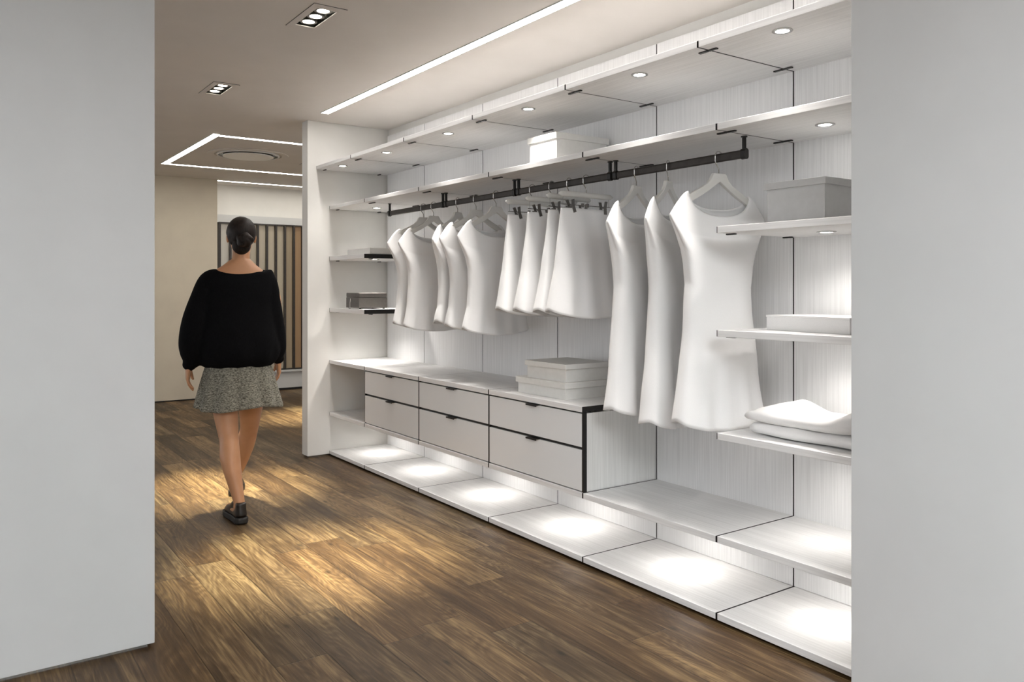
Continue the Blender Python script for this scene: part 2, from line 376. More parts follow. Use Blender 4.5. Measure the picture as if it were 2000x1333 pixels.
t = thing('ceiling_vent', (-7.845, 2.405, CEIL), 'round ceiling air vent with a pale disc inside the rectangular light loop', 'vent')
C_ = (-7.845, 2.405)
bm = bmesh.new(); ring(bm, C_, 0.31, 0.375, CEIL-0.006, CEIL-0.0005); new_obj('outer_ring', bm, ceilm, t, 0.002)
bm = bmesh.new(); ring(bm, C_, 0.275, 0.29, CEIL-0.014, CEIL-0.0005); new_obj('inner_ring', bm, hangm, t, 0.002)
bm = bmesh.new(); ring(bm, C_, 0.20, 0.275, CEIL-0.004, CEIL-0.0005); new_obj('dark_slot', bm, recess_dark, t)
bm = bmesh.new(); cyl(bm, (*C_, CEIL-0.018), 0.235, 0.006, 64); new_obj('disc', bm, disc_e, t, 0.001)
bm = bmesh.new(); cyl(bm, (*C_, CEIL-0.008), 0.02, 0.016, 16); new_obj('stem', bm, hangm, t)

# ================================================================= WARDROBE
ORD = ['rightmost', 'second from the right', 'third from the right', 'fourth from the right', 'fifth from the right', 'leftmost']
G_ = 0.0022                                                # half joint gap
# back panels and uprights
PX = [(J[i+1], J[i]) for i in range(6)]
for i, (a, b) in enumerate(PX):
    a_ = a+(0.032 if i == 5 else 0.0038); b_ = b-0.0038
    o = new_obj('back_panel', bx(a_, b_, DB, DB+0.018, 0.042, 2.533), lamv, origin=((a+b)/2, DB, 0.042))
    tag(o, 'pale grained wardrobe back panel, %s of the six' % ORD[i], 'wall panel', 'wardrobe back panels')
for i, x in enumerate(J[1:6]):
    o = new_obj('upright_rail', bx(x-0.0036, x+0.0036, DB+0.003, DB+0.024, 0.042, 2.533), black, origin=(x, DB+0.012, 0.042))
    tag(o, 'thin black upright between back panels, %s of the five' % ['first from the right', 'second from the right', 'third from the right', 'fourth from the right', 'leftmost'][i], 'rail', 'black uprights between back panels')
o = new_obj('corner_profile', bx(-TE+0.012, -TE+0.026, DB+0.002, DB+0.022, 0.042, 2.533), hangm, origin=(-TE+0.02, DB+0.012, 0.042))
tag(o, 'slim pale corner profile where the back panels meet the end wall', 'profile')

def shelf(name, x0, x1, y0, y1, zt, label, group, th=0.026, light=None, clips=(1,1), cy=(0.06,0.07), lx=None, ly=None, mtl=None, bevel=0.0012, power=None, ang=95):
    t = thing(name, ((x0+x1)/2, (y0+y1)/2, zt-th), label, 'shelf', group)
    new_obj('board', bx(x0+0.0045, x1-0.0045, y0, y1, zt-th, zt), mtl or lamh, t, bevel)
    for s, x in ((-1, x0+0.0016), (1, x1-0.0044)):
        new_obj('end_strip', bx(x, x+0.0028, y0+0.0002, y1, zt-th+0.0006, zt-0.0008), black, t, origin=(x, y0, zt-th))
    for s, x in ((0, x0), (1, x1)):
        if clips[s]:
            L_ = 0.045
            xa, xb = (x+0.001, x+L_) if s == 0 else (x-L_, x-0.001)
            for yc in (y0+cy[0], y1-cy[1]):
                bm = bx(xa, xb, yc-0.007, yc+0.007, zt-th-0.006, zt-th)
                new_obj('shelf_clip', bm, black, t, 0.002, origin=((xa+xb)/2, yc, zt-th-0.003))
    if light:
        cx = lx if lx is not None else (x0+x1)/2; cyy = ly; z = zt-th
        bm = bmesh.new(); ring(bm, (cx,cyy), 0.024, 0.036, z-0.004, z, 40)
        d = new_obj('downlight', bm, chrome, t, 0.001, origin=(cx,cyy,z))
        bm = bmesh.new(); cyl(bm, (cx,cyy,z-0.0015), 0.024, 0.002, 32)
        new_obj('lens', bm, lens, d, origin=(cx,cyy,z-0.0015))
        spot('shelf_beam', (cx, cyy, z-0.008), power, NEUT, math.radians(ang), 1.0, 0.03)
    return t
TOPL = [-1.80, -2.522, -3.327, -4.128, -4.945, -5.671]
for i, (a, b) in enumerate(PX):
    shelf('wall_shelf', a, b, DT, DB, 2.244, 'deep top canopy shelf with a lit spot, %s of the six' % ORD[i], 'top canopy shelves', light=True, lx=TOPL[i], ly=2.44, clips=(1,1), power=P_TOP*(0.3 if i == 5 else 1), ang=120)
for i, (a, b) in enumerate(PX):
    L_ = i in (0, 5)
    shelf('wall_shelf', a, b, DF, DB, 1.942, 'upper shelf level with the hanging rail, %s of the six' % ORD[i], 'upper shelves above the hanging rail',
          light=L_, lx={0:-1.805, 5:-5.638}.get(i), ly=2.702, power=P_MID, ang=120)
for i, (a, b) in enumerate(PX):
    shelf('wall_shelf', a, b, DF, DB, 0.339, 'low shelf under the drawers level, %s of the six' % ORD[i], 'low shelves at drawer base height',
          light=True, lx=(a+b)/2, ly=2.73, power=P_LOW, ang=150, clips=(0,0))
for i, (a, b) in enumerate(PX):
    shelf('floor_shelf', a, b, DF, DB+0.02, 0.040, 'bottom shelf lying on the floor, %s of the six' % ORD[i], 'bottom shelves on the floor', clips=(0,0))
    o = new_obj('plinth_foot', bx(a+0.03, b-0.03, DF+0.06, DB, 0.0, 0.014), black, origin=((a+b)/2, DF+0.3, 0))
    tag(o, 'black recessed foot under the bottom shelf, %s of the six' % ORD[i], 'foot', 'recessed feet under the bottom shelves')
for i in (2,3,4,5):
    a, b = PX[i]
    shelf('counter_board', a, b, DF, DB, 0.744, 'drawer top counter board, %s of the four' % {2:'rightmost with a black end',3:'second from the right',4:'third from the right',5:'leftmost'}[i], 'counter boards over the drawers', th=0.027, clips=((0,1) if i == 2 else (0,0)))
# side shelves
a, b = PX[5]
for zt, tx in ((1.549, 'upper of two small left shelves, holding the flat white box'), (1.149, 'lower of two small left shelves, holding the small taupe case')):
    s_ = shelf('side_shelf', a, b, DF, DB, zt, tx, 'small shelves at the left end', th=0.032, light=True, lx=-5.482 if zt > 1.3 else -5.6, ly=2.61, power=P_MID*2.3, ang=130)
    new_obj('end_plate', bx(b-0.0025, b+0.002, DF+0.001, DB, zt-0.031, zt-0.002), black, s_, origin=(b, DF, zt-0.03))
a, b = PX[0]
for zt, tx in ((1.541, 'upper right shelf holding the large grey box'), (1.139, 'middle right shelf holding the low white tray box'), (0.740, 'lower right shelf holding the folded white throw')):
    shelf('side_shelf', a, b, DF, DB, zt, tx, 'shelves at the right end', light=True, lx=-1.812, ly=2.722, power=P_MID*(0.6 if zt < 1 else 1), ang=135, clips=(1,0))

# drawer units
for i in (2,3,4):
    a, b = PX[i]; who = {2:'right', 3:'middle', 4:'left'}[i]
    t = thing('drawer_unit', ((a+b)/2, 2.7, 0.339), '%s two drawer cabinet with grey glass fronts in thin black frames' % {2:'rightmost',3:'middle',4:'leftmost'}[i], 'drawer unit', 'drawer units under the counter')
    new_obj('carcass', bx(a+0.001, b-0.004, DF+0.026, DB-0.002, 0.340, 0.7100), lams, t, 0.0006)
    bm = bmesh.new()
    box(bm, a+0.0005, a+0.008, DF+0.004, DF+0.026, 0.340, 0.716); box(bm, b-0.010, b-0.0005, DF+0.004, DF+0.026, 0.340, 0.716)
    box(bm, a+0.008, b-0.010, DF+0.016, DF+0.026, 0.340, 0.716)
    new_obj('black_frame', bm, black, t)
    for (z0, z1, nm) in ((0.552, 0.709, 'upper drawer'), (0.345, 0.538, 'lower drawer')):
        fr = new_obj('drawer_front', bx(a+0.0062, b-(0.0075 if i != 2 else 0.0105), DF+0.003, DF+0.015, z0, z1), glassf, t, 0.0008, origin=((a+b)/2, DF, z0))
        hx = (a+b)/2+0.01
        bm = bmesh.new(); box(bm, hx-0.045, hx+0.045, DF-0.014, DF+0.012, z1-0.0005, z1+0.0025); box(bm, hx-0.045, hx+0.045, DF-0.015, DF-0.012, z1-0.006, z1+0.0025)
        new_obj('handle', bm, black, fr, 0.0006, origin=(hx, DF, z1))

# hanging rails
RY, RZ = 2.645, 1.844
for i in (1,2,3,4):
    a, b = PX[i]
    t = thing('hanging_rail', ((a+b)/2, RY, RZ), 'dark bronze clothes rail section under the shelf, %s of four' % {1:'rightmost',2:'second from the right',3:'third from the right',4:'leftmost'}[i], 'clothes rail', 'hanging rail sections')
    bm = bmesh.new(); xa, xb = a+0.02, b-0.02
    prof = [(RY+0.008*cos(th)*(1.0), RZ+(0.010 if sin(th) > 0 else -0.010)+0.008*sin(th)) for th in [k*2*pi/20 for k in range(20)]]
    loft(bm, [[(x, p[0], p[1]) for p in prof] for x in (xa, xb)])
    new_obj('bar', bm, bronze, t, smooth=False)
    for x, s in ((xa, 1), (xb, -1)):
        bm = bmesh.new(); prof2 = [(RY+0.013*cos(th), RZ+(0.010 if sin(th) > 0 else -0.010)+0.012*sin(th)) for th in [k*2*pi/20 for k in range(20)]]
        loft(bm, [[(xx, p[0], p[1]) for p in prof2] for xx in (x-0.011, x+0.013)])
        sup = new_obj('end_bracket', bm, black, t, 0.001, origin=(x, RY, RZ))
        bm = bmesh.new(); cyl(bm, (x, RY, (1.915+RZ+0.018)/2), 0.0085, 1.915-RZ-0.018, 16)
        cyl(bm, (x, RY, 1.9135), 0.013, 0.005, 20)
        new_obj('post', bm, black, sup, smooth=False, origin=(x, RY, 1.88))

# ================================================================= CLOTHES
def place(o, x, rz):
    o.location = (x, RY, o.location.z); o.rotation_euler = (0,0,rz); return o
def hook_pts(ztop):
    # local: u = y (near side negative). curls over the rail, comes down on the near side and crosses back to the shaft
    P = []
    for k in range(13):
        th = math.radians(-10+k*17.5)                      # from far side over the top to near side
        P.append((0, 0.021*cos(th), RZ+0.006+0.021*sin(th)))
    P += [(0,-0.0205, RZ-0.012), (0,-0.016, RZ-0.024), (0,-0.006, RZ-0.036), (0,0.0,RZ-0.046), (0,0,ztop-0.004)]
    return P
def shirt_hanger():
    r = thing('clothes_hanger', (0, RY, 1.64), '', 'hanger')
    O = Vector((0,0,0)); r['_w'] = [0,0,0]
    out = [(0.033,1.779),(0.037,1.775),(0.050,1.752),(0.072,1.732),(0.11,1.712),(0.15,1.693),(0.19,1.669),(0.198,1.655),(0.19,1.643),(0.175,1.648),(0.14,1.664),(0.10,1.684),(0.06,1.707),(0.02,1.732),(0,1.744)]
    pts = out + [(-u,z) for (u,z) in out[-2::-1]]
    bm = bmesh.new(); loft(bm, [[(v, u, z-1.64) for (u,z) in pts] for v in (-0.0085, 0.0085)])
    ob = new_obj('shoulder_bar', bm, hangm, r, 0.0025)
    ob.location = (0,0,0)
    bm = bmesh.new(); tube(bm, [(p[0],p[1],p[2]-1.64) for p in hook_pts(1.778)], 0.0026, 8); o2 = new_obj('hook', bm, chrome, r, smooth=True); o2.location = (0,0,0)
    return r
def clip_hanger():
    r = thing('skirt_hanger', (0, RY, 1.68), '', 'hanger'); r['_w'] = [0,0,0]; zb = 1.68
    bm = bmesh.new(); rings = []
    for k in range(21):
        u = -0.178+0.356*k/20; e = min(1.0, sqrt(max(0, 1-((abs(u)-0.163)/0.0155)**2))) if abs(u) > 0.163 else 1.0
        e = max(e, 0.12); rings.append([(0.0075*e*cos(q), u, 1.768-zb+0.014*e*sin(q)+(0.0)) for q in [j*2*pi/14 for j in range(14)]])
    loft(bm, rings); o = new_obj('bar', bm, hangm, r, smooth=True); o.location = (0,0,0)
    bm = bmesh.new(); tube(bm, [(p[0],p[1],p[2]-zb) for p in hook_pts(1.782)], 0.0026, 8); o = new_obj('hook', bm, chrome, r, smooth=True); o.location = (0,0,0)
    bm = bmesh.new(); tube(bm, [(0,-0.160,1.716-zb),(0,-0.08,1.716-zb),(0,0.08,1.716-zb),(0,0.160,1.716-zb)], 0.0019, 8)
    for u_ in (-0.150, 0.150): tube(bm, [(0,u_,1.757-zb),(0,u_,1.735-zb),(0,u_,1.716-zb)], 0.0008, 6)
    box(bm, -0.005, 0.005, -0.030, -0.016, 1.708-zb, 1.727-zb); box(bm, -0.005, 0.005, 0.0, 0.014, 1.708-zb, 1.727-zb)
    o = new_obj('clip_wire', bm, nickel, r); o.location = (0,0,0)
    for u, tilt in ((-0.098, 0.28), (0.112, 0.0)):
        bm = bmesh.new()
        for s in (-1, 1):
            vs = []
            for (dz, dx) in ((0.030, 0.0225), (0.0, 0.0145), (-0.036, 0.0175)):
                for w in (-0.0095, 0.0095):
                    for d in (0, 0.0025): vs.append(bm.verts.new((s*(dx+d), w, dz)))
            for g in (0, 4):
                for f in ((0,2,6,4),(1,5,7,3),(0,4,5,1),(2,3,7,6)): bm.faces.new([vs[g+q] for q in f])
            bm.faces.new([vs[q] for q in (0,1,3,2)]); bm.faces.new([vs[q] for q in (8,10,11,9)])
        box(bm, -0.007, 0.007, -0.004, 0.004, -0.004, 0.004)
        o = new_obj('clip', bm, nickel, r, 0.0006); o.location = (0, u, 1.712-zb); o.rotation_euler = (tilt if u < 0 else 0, 0, 0)
    return r
def interp(tab, z):
    if z <= tab[0][0]: return tab[0][1]
    for (a, va), (b, vb) in zip(tab, tab[1:]):
        if z <= b:
            t_ = (z-a)/(b-a); t_ = t_*t_*(3-2*t_) if False else t_
            return va+(vb-va)*t_
    return tab[-1][1]
def garment(name, side, hemdip, top_fn, seed, m=None, flute=0.006, nf=3):
    """hollow garment. side = outline of the side seam from hem to neck as (z, half width, half depth);
    superellipse cross-section, front at +X, back at -X; u along Y."""
    bm = bmesh.new(); n = 72; S_ = []
    for (p, q) in zip(side, side[1:]):
        k = max(1, int(abs(q[0]-p[0])/0.014+abs(q[1]-p[1])/0.02))
        for i in range(k): S_.append(tuple(p[c]+(q[c]-p[c])*i/k for c in range(3)))
    S_.append(side[-1]); zh, zt = side[0][0], side[-1][0]
    rng = random.Random(seed); ph = [rng.uniform(0, 2*pi) for _ in range(6)]
    R = []
    for (zs, w, d) in S_:
        row = []
        for k in range(n):
            q = 2*pi*k/n; c, s = cos(q), sin(q)
            cs = math.copysign(abs(c)**0.72, c); sn = math.copysign(abs(s)**0.72, s); front = s > 0
            zb = zh-hemdip*sqrt(max(0, 1-cs*cs))*(1 if front else 0.7)
            z = zb+(zs-zh)/(zt-zh)*(top_fn(cs, front)-zb)
            f = min(1, max(0, 1-(z-zh)/0.55))
            uu = cs*w; vv = sn*d
            vv += flute*f*f*sin(nf*pi*cs*1.3+ph[0])*(1 if front else 0.7) + 0.0025*sin(7*cs+ph[1]+5*z)*(1-abs(cs))
            vv += 0.005*noise.noise(Vector((uu*9, z*5, seed*3.1+(0 if front else 9))))
            uu += 0.004*noise.noise(Vector((z*6, seed*1.7, cs)))
            row.append(bm.verts.new((vv, uu, z)))
        R.append(row)
    for j in range(len(R)-1):
        for k in range(n): bm.faces.new((R[j][k], R[j][(k+1)%n], R[j+1][(k+1)%n], R[j+1][k]))
    o = new_obj(name, bm, m or cloth, smooth=True)
    so = o.modifiers.new('thickness', 'SOLIDIFY'); so.thickness = 0.005; so.offset = 0
    return o
# flat top (sleeveless): width table (z, half width)
def neck(cs, front):
    a = abs(cs); z0 = 1.598 if front else 1.628
    return z0+(1.694-z0)*(1-sqrt(max(0, 1-a**2.3)))
def topside(hem): return [(hem,0.224,0.062),(hem+0.05,0.212,0.056),(1.20,0.194,0.048),(1.32,0.183,0.046),(1.42,0.187,0.048),(1.487,0.203,0.047),(1.545,0.231,0.036),(1.597,0.262,0.022),(1.603,0.262,0.022),(1.650,0.226,0.022),(1.680,0.198,0.020),(1.690,0.184,0.017),(1.694,0.170,0.013)]
def dressside(hem): return [(hem,0.232,0.080),(hem+0.05,0.225,0.074),(0.95,0.205,0.064),(1.15,0.184,0.056),(1.33,0.172,0.052),(1.42,0.187,0.048),(1.480,0.203,0.047),(1.54,0.235,0.036),(1.594,0.268,0.022),(1.600,0.268,0.022),(1.648,0.230,0.022),(1.678,0.202,0.020),(1.689,0.187,0.017),(1.693,0.172,0.013)]
def skirtside(hem): return [(hem,0.232,0.085),(hem+0.05,0.222,0.076),(1.4,0.193,0.050),(1.6,0.168,0.030),(1.698,0.160,0.013)]
Sh = shirt_hanger(); Ch = clip_hanger()
def px_of(x, y):
    zc = -x*cos(A)+y*sin(A); xc = x*sin(A)+y*cos(A); return 1000+1579.94*xc/zc
def solve_rot(X, w, px, ew=True):
    best = None
    for k in range(-60, 61):
        r = math.radians(k*0.75); x, y = X+w*sin(r), RY-w*cos(r); e = abs(px_of(x, y)-px)+abs(r)*2
        if best is None or e < best[0]: best = (e, r)
    return best[1]
first = {'s': True, 'c': True}
def hang(X, kind, w, px, name, glabel, hlabel, seed, group, hem=None, cat='top', scale=1.0):
    # near tip at px; rotation about the hook. positive = near tip towards +X
    r = solve_rot(X, w, px)
    src = Ch if kind == 'skirt' else Sh; key = 'c' if kind == 'skirt' else 's'
    if first[key]: hg = src; first[key] = False
    else: hg = copy_tree(src)
    place(hg, X, r); hg['label'] = hlabel; hg['group'] = 'skirt clip hangers' if kind == 'skirt' else 'white shirt hangers'
    if kind == 'top': g = garment(name, topside(hem), 0.045, neck, seed, flute=0.008)
    elif kind == 'dress': g = garment(name, dressside(hem), 0.045, neck, seed, flute=0.010)
    else: g = garment(name, skirtside(hem), 0.045, lambda c, f: 1.698, seed, flute=0.010, nf=2.5)
    g.location = (X, RY, 0); g.rotation_euler = (0,0,r)
    # move origin to a sensible height
    zc = 1.65
    for v in g.data.vertices: v.co.z -= zc
    g.location.z = zc; g.scale = (1, scale, 1)
    tag(g, glabel, cat, group)
GT, GS, GD = 'sleeveless white tops on the rail', 'white skirts on clip hangers', 'long white dresses on the rail'
HL = 'white hanger carrying the %s'
for a_ in [
  (-4.80,'top',0.255,759,'sleeveless_top','white sleeveless top hanging furthest left, nearest the small shelves','white hanger of the leftmost top, nearest the end wall',1,GT,1.078,'top'),
  (-4.662,'top',0.255,780,'sleeveless_top','white sleeveless top hanging second from the left, overlapping the leftmost','white hanger of the second top from the left',2,GT,1.065,'top'),
  (-4.357,'top',0.255,846,'sleeveless_top','narrow looking white sleeveless top, middle of the five tops, turned edge on','white hanger of the middle top, mostly hidden',3,GT,1.105,'top'),
  (-4.142,'top',0.255,861,'sleeveless_top','white sleeveless top fourth from the left on the rail','white hanger of the fourth top from the left',4,GT,1.09,'top'),
  (-3.925,'top',0.255,896,'sleeveless_top','white sleeveless top next to the skirts, its whole scoop neck in view','white hanger of the top beside the skirts',5,GT,1.075,'top'),
  (-3.568,'skirt',0.178,987,'skirt','leftmost white flared skirt, beside the tops','leftmost white clip hanger with a rounded bar',6,GS,1.195,'skirt'),
  (-3.395,'skirt',0.178,1026,'skirt','second white skirt from the left, mostly overlapped','second clip hanger from the left',7,GS,1.195,'skirt'),
  (-3.249,'skirt',0.178,1067,'skirt','third white skirt from the left, mostly overlapped','third clip hanger from the left',8,GS,1.195,'skirt'),
  (-3.114,'skirt',0.178,1091,'skirt','front white skirt seen whole, nearest the dresses','clip hanger of the front skirt, its whole bar in view',9,GS,1.195,'skirt'),
  (-2.754,'dress',0.262,1187,'dress','long white sleeveless dress beside the skirts, leftmost of three','white hanger of the leftmost dress',10,GD,0.765,'dress'),
  (-2.552,'dress',0.262,1262,'dress','narrow edge on long white dress in the middle of three','white hanger of the middle dress',11,GD,0.735,'dress'),
  (-2.264,'dress',0.262,1312,'dress','long white dress hanging rightmost and facing the room','large white hanger of the rightmost dress',12,GD,0.765,'dress')]:
    hang(*a_)

# ================================================================= BOXES
def lidded(name, cx, cy, z, w, d, h, lid, m, label, rz=0.0, over=0.010, group=None, cat='box', rim=False):
    t = thing(name, (cx, cy, z), label, cat, group); t['_w'] = [0,0,0]
    def put(o): o.location = (0,0,0); return o
    put(new_obj('body', bx(-w/2+over, w/2-over, -d/2+over, d/2-over, 0, h-lid+0.004), m, t, 0.0015))
    bm = bx(-w/2, w/2, -d/2, d/2, h-lid, h)
    if rim:
        bm.faces.ensure_lookup_table(); top = max(bm.faces, key=lambda f: f.calc_center_median().z)
        r_ = bmesh.ops.inset_region(bm, faces=[top], thickness=0.012, depth=0); bmesh.ops.translate(bm, vec=(0,0,-0.005), verts=top.verts)
    put(new_obj('lid', bm, m, t, 0.0015)); t.rotation_euler = (0,0,rz); return t
lidded('storage_box', -3.336, 2.684, 0.744, 0.424, 0.334, 0.086, 0.030, boxw, 'wide flat white lidded box on the counter, under the smaller one')
lidded('storage_box', -3.312, 2.680, 0.830, 0.348, 0.294, 0.090, 0.026, boxw, 'smaller white lidded box stacked on the wide one on the counter')
lidded('storage_box', -3.362, 2.730, 1.942, 0.25, 0.36, 0.158, 0.032, boxw, 'tall white lidded box on the upper shelf under the canopy')
lidded('storage_box', -1.870, 2.750, 1.541, 0.270, 0.300, 0.165, 0.026, boxg, 'large pale grey lidded box on the upper right shelf')
lidded('tray_box', -1.795, 2.735, 1.139, 0.40, 0.28, 0.060, 0.010, towelm, 'low white tray box on the middle right shelf', rz=-0.15, over=0.002, rim=True)
t = lidded('storage_box', -5.523, 2.65, 1.549, 0.395, 0.30, 0.043, 0.040, boxw, 'flat white box on the upper left shelf', over=0.003)
new_obj('tab', bx(-5.545, -5.505, 2.4985, 2.502, 1.582, 1.590), boxw, t, origin=(0,0,0)).location = (5.523, -2.65, -1.549)
# taupe case
t = thing('small_case', (-5.564, 2.583, 1.149), 'small taupe case on four feet on the lower left shelf', 'box'); t['_w'] = [0,0,0]
def loc0(o): o.location = (0,0,0); return o
loc0(new_obj('body', bx(-0.114,0.114,-0.113,0.113,0.008,0.085), boxd, t, 0.003))
loc0(new_obj('lid', bx(-0.114,0.114,-0.113,0.113,0.087,0.119), boxd, t, 0.006))
for sx in (-1,1):
    for sy in (-1,1):
        bm = bmesh.new(); cyl(bm, (sx*0.095, sy*0.095, 0.004), 0.008, 0.009, 12); loc0(new_obj('foot', bm, black, t))
bm = bmesh.new(); cyl(bm, (-0.02,-0.115,0.072), 0.006, 0.006, 12, 'Y'); loc0(new_obj('lock', bm, chrome, t))
bm = bmesh.new(); tube(bm, [(-0.02,-0.119,0.072),(-0.025,-0.121,0.045),(-0.032,-0.118,0.012),(-0.05,-0.116,0.005),(-0.072,-0.114,0.004)], 0.0016, 6); loc0(new_obj('key_cord', bm, hangm, t))

# folded throw
def throw():
    t = thing('folded_throw', (-1.80, 2.68, 0.740), 'thick white folded throw on the lower right shelf', 'throw'); t['_w'] = [-1.80,2.68,0.740]
    def slab(x0, x1, y0, y1, zf, seed, name):
        bm = bmesh.new(); nx, ny, nz = 46, 26, 10; V = {}
        def P(i, j, k):
            a, b, c = i/nx, j/ny, k/nz
            # superellipsoid edge rounding in y-z and x
            px_ = 2*a-1; py_ = 2*b-1; pz_ = 2*c-1
            rz_ = (1-abs(py_)**5)**0.5 if abs(py_) < 1 else 0; rx_ = (1-abs(px_)**9)**0.5 if abs(px_) < 1 else 0
            zz0, zz1 = zf(a, b); th = zz1-zz0; mid = (zz0+zz1)/2
            e = max(0.0, rz_*rx_)
            bulge = (1-pz_**2)**0.5*th*0.55 if abs(pz_) < 1 else 0
            x = x0+(x1-x0)*a + (math.copysign(bulge, px_) if i in (0, nx) else 0)
            y = y0+(y1-y0)*b + (math.copysign(bulge, py_) if j in (0, ny) else 0)
            x += 0.010*sin(b*5+seed); y += 0.008*sin(a*7+seed*2)
            z = mid+pz_*th/2*(0.88+0.12*e) + (0.0 if name == 'lower_fold' else 0.0)
            z += 0.0035*noise.noise(Vector((x*14, y*14, seed)))*(1 if c > 0.3 else 0)
            return (x, y, z)
        for i in range(nx+1):
            for j in range(ny+1):
                for k in range(nz+1):
                    if i in (0,nx) or j in (0,ny) or k in (0,nz): V[i,j,k] = bm.verts.new(P(i,j,k))
        def q(*c):
            bm.faces.new([V[x] for x in c])
        for i in range(nx):
            for j in range(ny):
                for k in (0,nz): q((i,j,k),(i+1,j,k),(i+1,j+1,k),(i,j+1,k))
        for i in range(nx):
            for k in range(nz):
                for j in (0,ny): q((i,j,k),(i+1,j,k),(i+1,j,k+1),(i,j,k+1))
        for j in range(ny):
            for k in range(nz):
                for i in (0,nx): q((i,j,k),(i,j+1,k),(i,j+1,k+1),(i,j,k+1))
        return new_obj(name, bm, towelm, t, smooth=True)
    lowh = lambda a, b: 0.742+0.052-0.008*sin(a*3)
    slab(-1.995, -1.60, 2.555, 2.80, lambda a, b: (0.7405, lowh(a,b)+0.002), 1.0, 'lower_fold')
    def up(a, b):
        z0 = lowh(a, b)-0.001; h = 0.040+0.038*max(0, 1-abs(a-0.16)/0.26)*b**1.1+0.052*math.exp(-((a-1.08)/0.2)**2)
        return z0, z0+h
    slab(-2.02, -1.61, 2.55, 2.79, up, 2.0, 'upper_fold')
throw()

# ================================================================= PERSON
def crom(P, sub=6):
    """smooth path through (x,y,z,r) points"""
    P = [Vector(p) for p in P]; out = []
    for i in range(len(P)-1):
        p0 = P[max(i-1,0)]; p1 = P[i]; p2 = P[i+1]; p3 = P[min(i+2,len(P)-1)]
        for k in range(sub):
            t_ = k/sub
            out.append(0.5*((2*p1)+(p2-p0)*t_+(2*p0-5*p1+4*p2-p3)*t_*t_+(3*p1-p0-3*p2+p3)*t_**3))
    out.append(P[-1]); return out
def limb(bm, pts, seg=20, flat=1.0, sub=6):
    P = crom([Vector(p) for p in pts], sub); n = len(P); rings = []
    side = None
    for i, p in enumerate(P):
        c = Vector(p[:3]); t_ = (Vector(P[min(i+1,n-1)][:3])-Vector(P[max(i-1,0)][:3])).normalized()
        if side is None:
            side = Vector((1,0,0)) if abs(t_.x) < 0.9 else Vector((0,1,0))
        u = (side-t_*side.dot(t_)).normalized(); side = u; v = t_.cross(u)
        rings.append([tuple(c+p[3]*(cos(2*pi*k/seg)*u+flat*sin(2*pi*k/seg)*v)) for k in range(seg)])
    # domed ends
    def dome(r, c, t_, rad, flip):
        out = []
        for q in (0.55, 0.85):
            s = sqrt(1-q*q)
            out.append([tuple(c+(Vector(x)-c)*s+t_*rad*q) for x in r])
        return out
    t0 = (Vector(P[0][:3])-Vector(P[1][:3])).normalized(); t1 = (Vector(P[-1][:3])-Vector(P[-2][:3])).normalized()
    a = dome(rings[0], Vector(P[0][:3]), t0, P[0][3], 0)[::-1]; b = dome(rings[-1], Vector(P[-1][:3]), t1, P[-1][3], 0)
    loft(bm, a+rings+b)
def V4(x, y, z, r): return Vector((x,y,z,r))
def ellipsoid(bm, c, r, seg=28, rot=None):
    M = Matrix.Translation(c) @ (rot or Matrix.Identity(4)) @ Matrix.Diagonal((*r,1))
    bmesh.ops.create_uvsphere(bm, u_segments=seg, v_segments=seg//2+2, radius=1, matrix=M)
def rings_xy(tab, seg=40, zfn=None):
    """tab rows: z, cx, cy, rx, ry"""
    P = crom([Vector((t_[1],t_[2],t_[3],t_[4])) for t_ in tab], 5); Z = crom([Vector((t_[0],0,0,0)) for t_ in tab], 5)
    out = []
    for p, z in zip(P, Z):
        out.append([(p[0]+p[2]*cos(2*pi*k/seg), p[1]+p[3]*sin(2*pi*k/seg), z[0]+(zfn(2*pi*k/seg, z[0]) if zfn else 0)) for k in range(seg)])
    return out
def hand(bm, w, dirv, s):
    """w = wrist, hanging hand; s = +1 right hand, -1 left hand. palm faces the thigh, thumb forward"""
    w = Vector(w); d = Vector(dirv).normalized(); fwd = Vector((0,1,0)); fwd = (fwd-d*fwd.dot(d)).normalized(); inn = Vector((-s,0,0)); inn = (inn-d*inn.dot(d)-fwd*inn.dot(fwd)).normalized()
    def pt(along, f, i): return w+d*along+fwd*f+inn*i
    rings = []
    for al, wd, th in ((-0.01,0.024,0.019),(0.015,0.029,0.017),(0.04,0.037,0.015),(0.07,0.040,0.0135),(0.088,0.037,0.012)):
        c = pt(al, 0.003, 0); rings.append([tuple(c+fwd*wd*cos(q)+inn*th*sin(q)) for q in [2*pi*k/20 for k in range(20)]])
    loft(bm, rings)
    for f, L_, r in ((0.029,0.072,0.0085),(0.010,0.080,0.0088),(-0.010,0.074,0.0084),(-0.028,0.058,0.0076)):
        b = 0.080
        pts = [(0,0,r*1.05),(0.35,0.0035,r),(0.68,0.014,r*0.95),(1.0,0.030,r*0.8)]
        P = []
        for a_, cu, rr in pts:
            p = pt(b+L_*a_*(1-0.12*a_), f*(1+0.10*a_), cu); P.append(V4(*p, rr))
        limb(bm, P, 10, sub=3)
    P = []
    for al, f, i_, rr in ((0.022,0.022,0.004,0.013),(0.045,0.042,0.010,0.0115),(0.070,0.052,0.017,0.010),(0.092,0.052,0.024,0.0085)):
        P.append(V4(*pt(al, f, i_), rr))
    limb(bm, P, 10, sub=3)
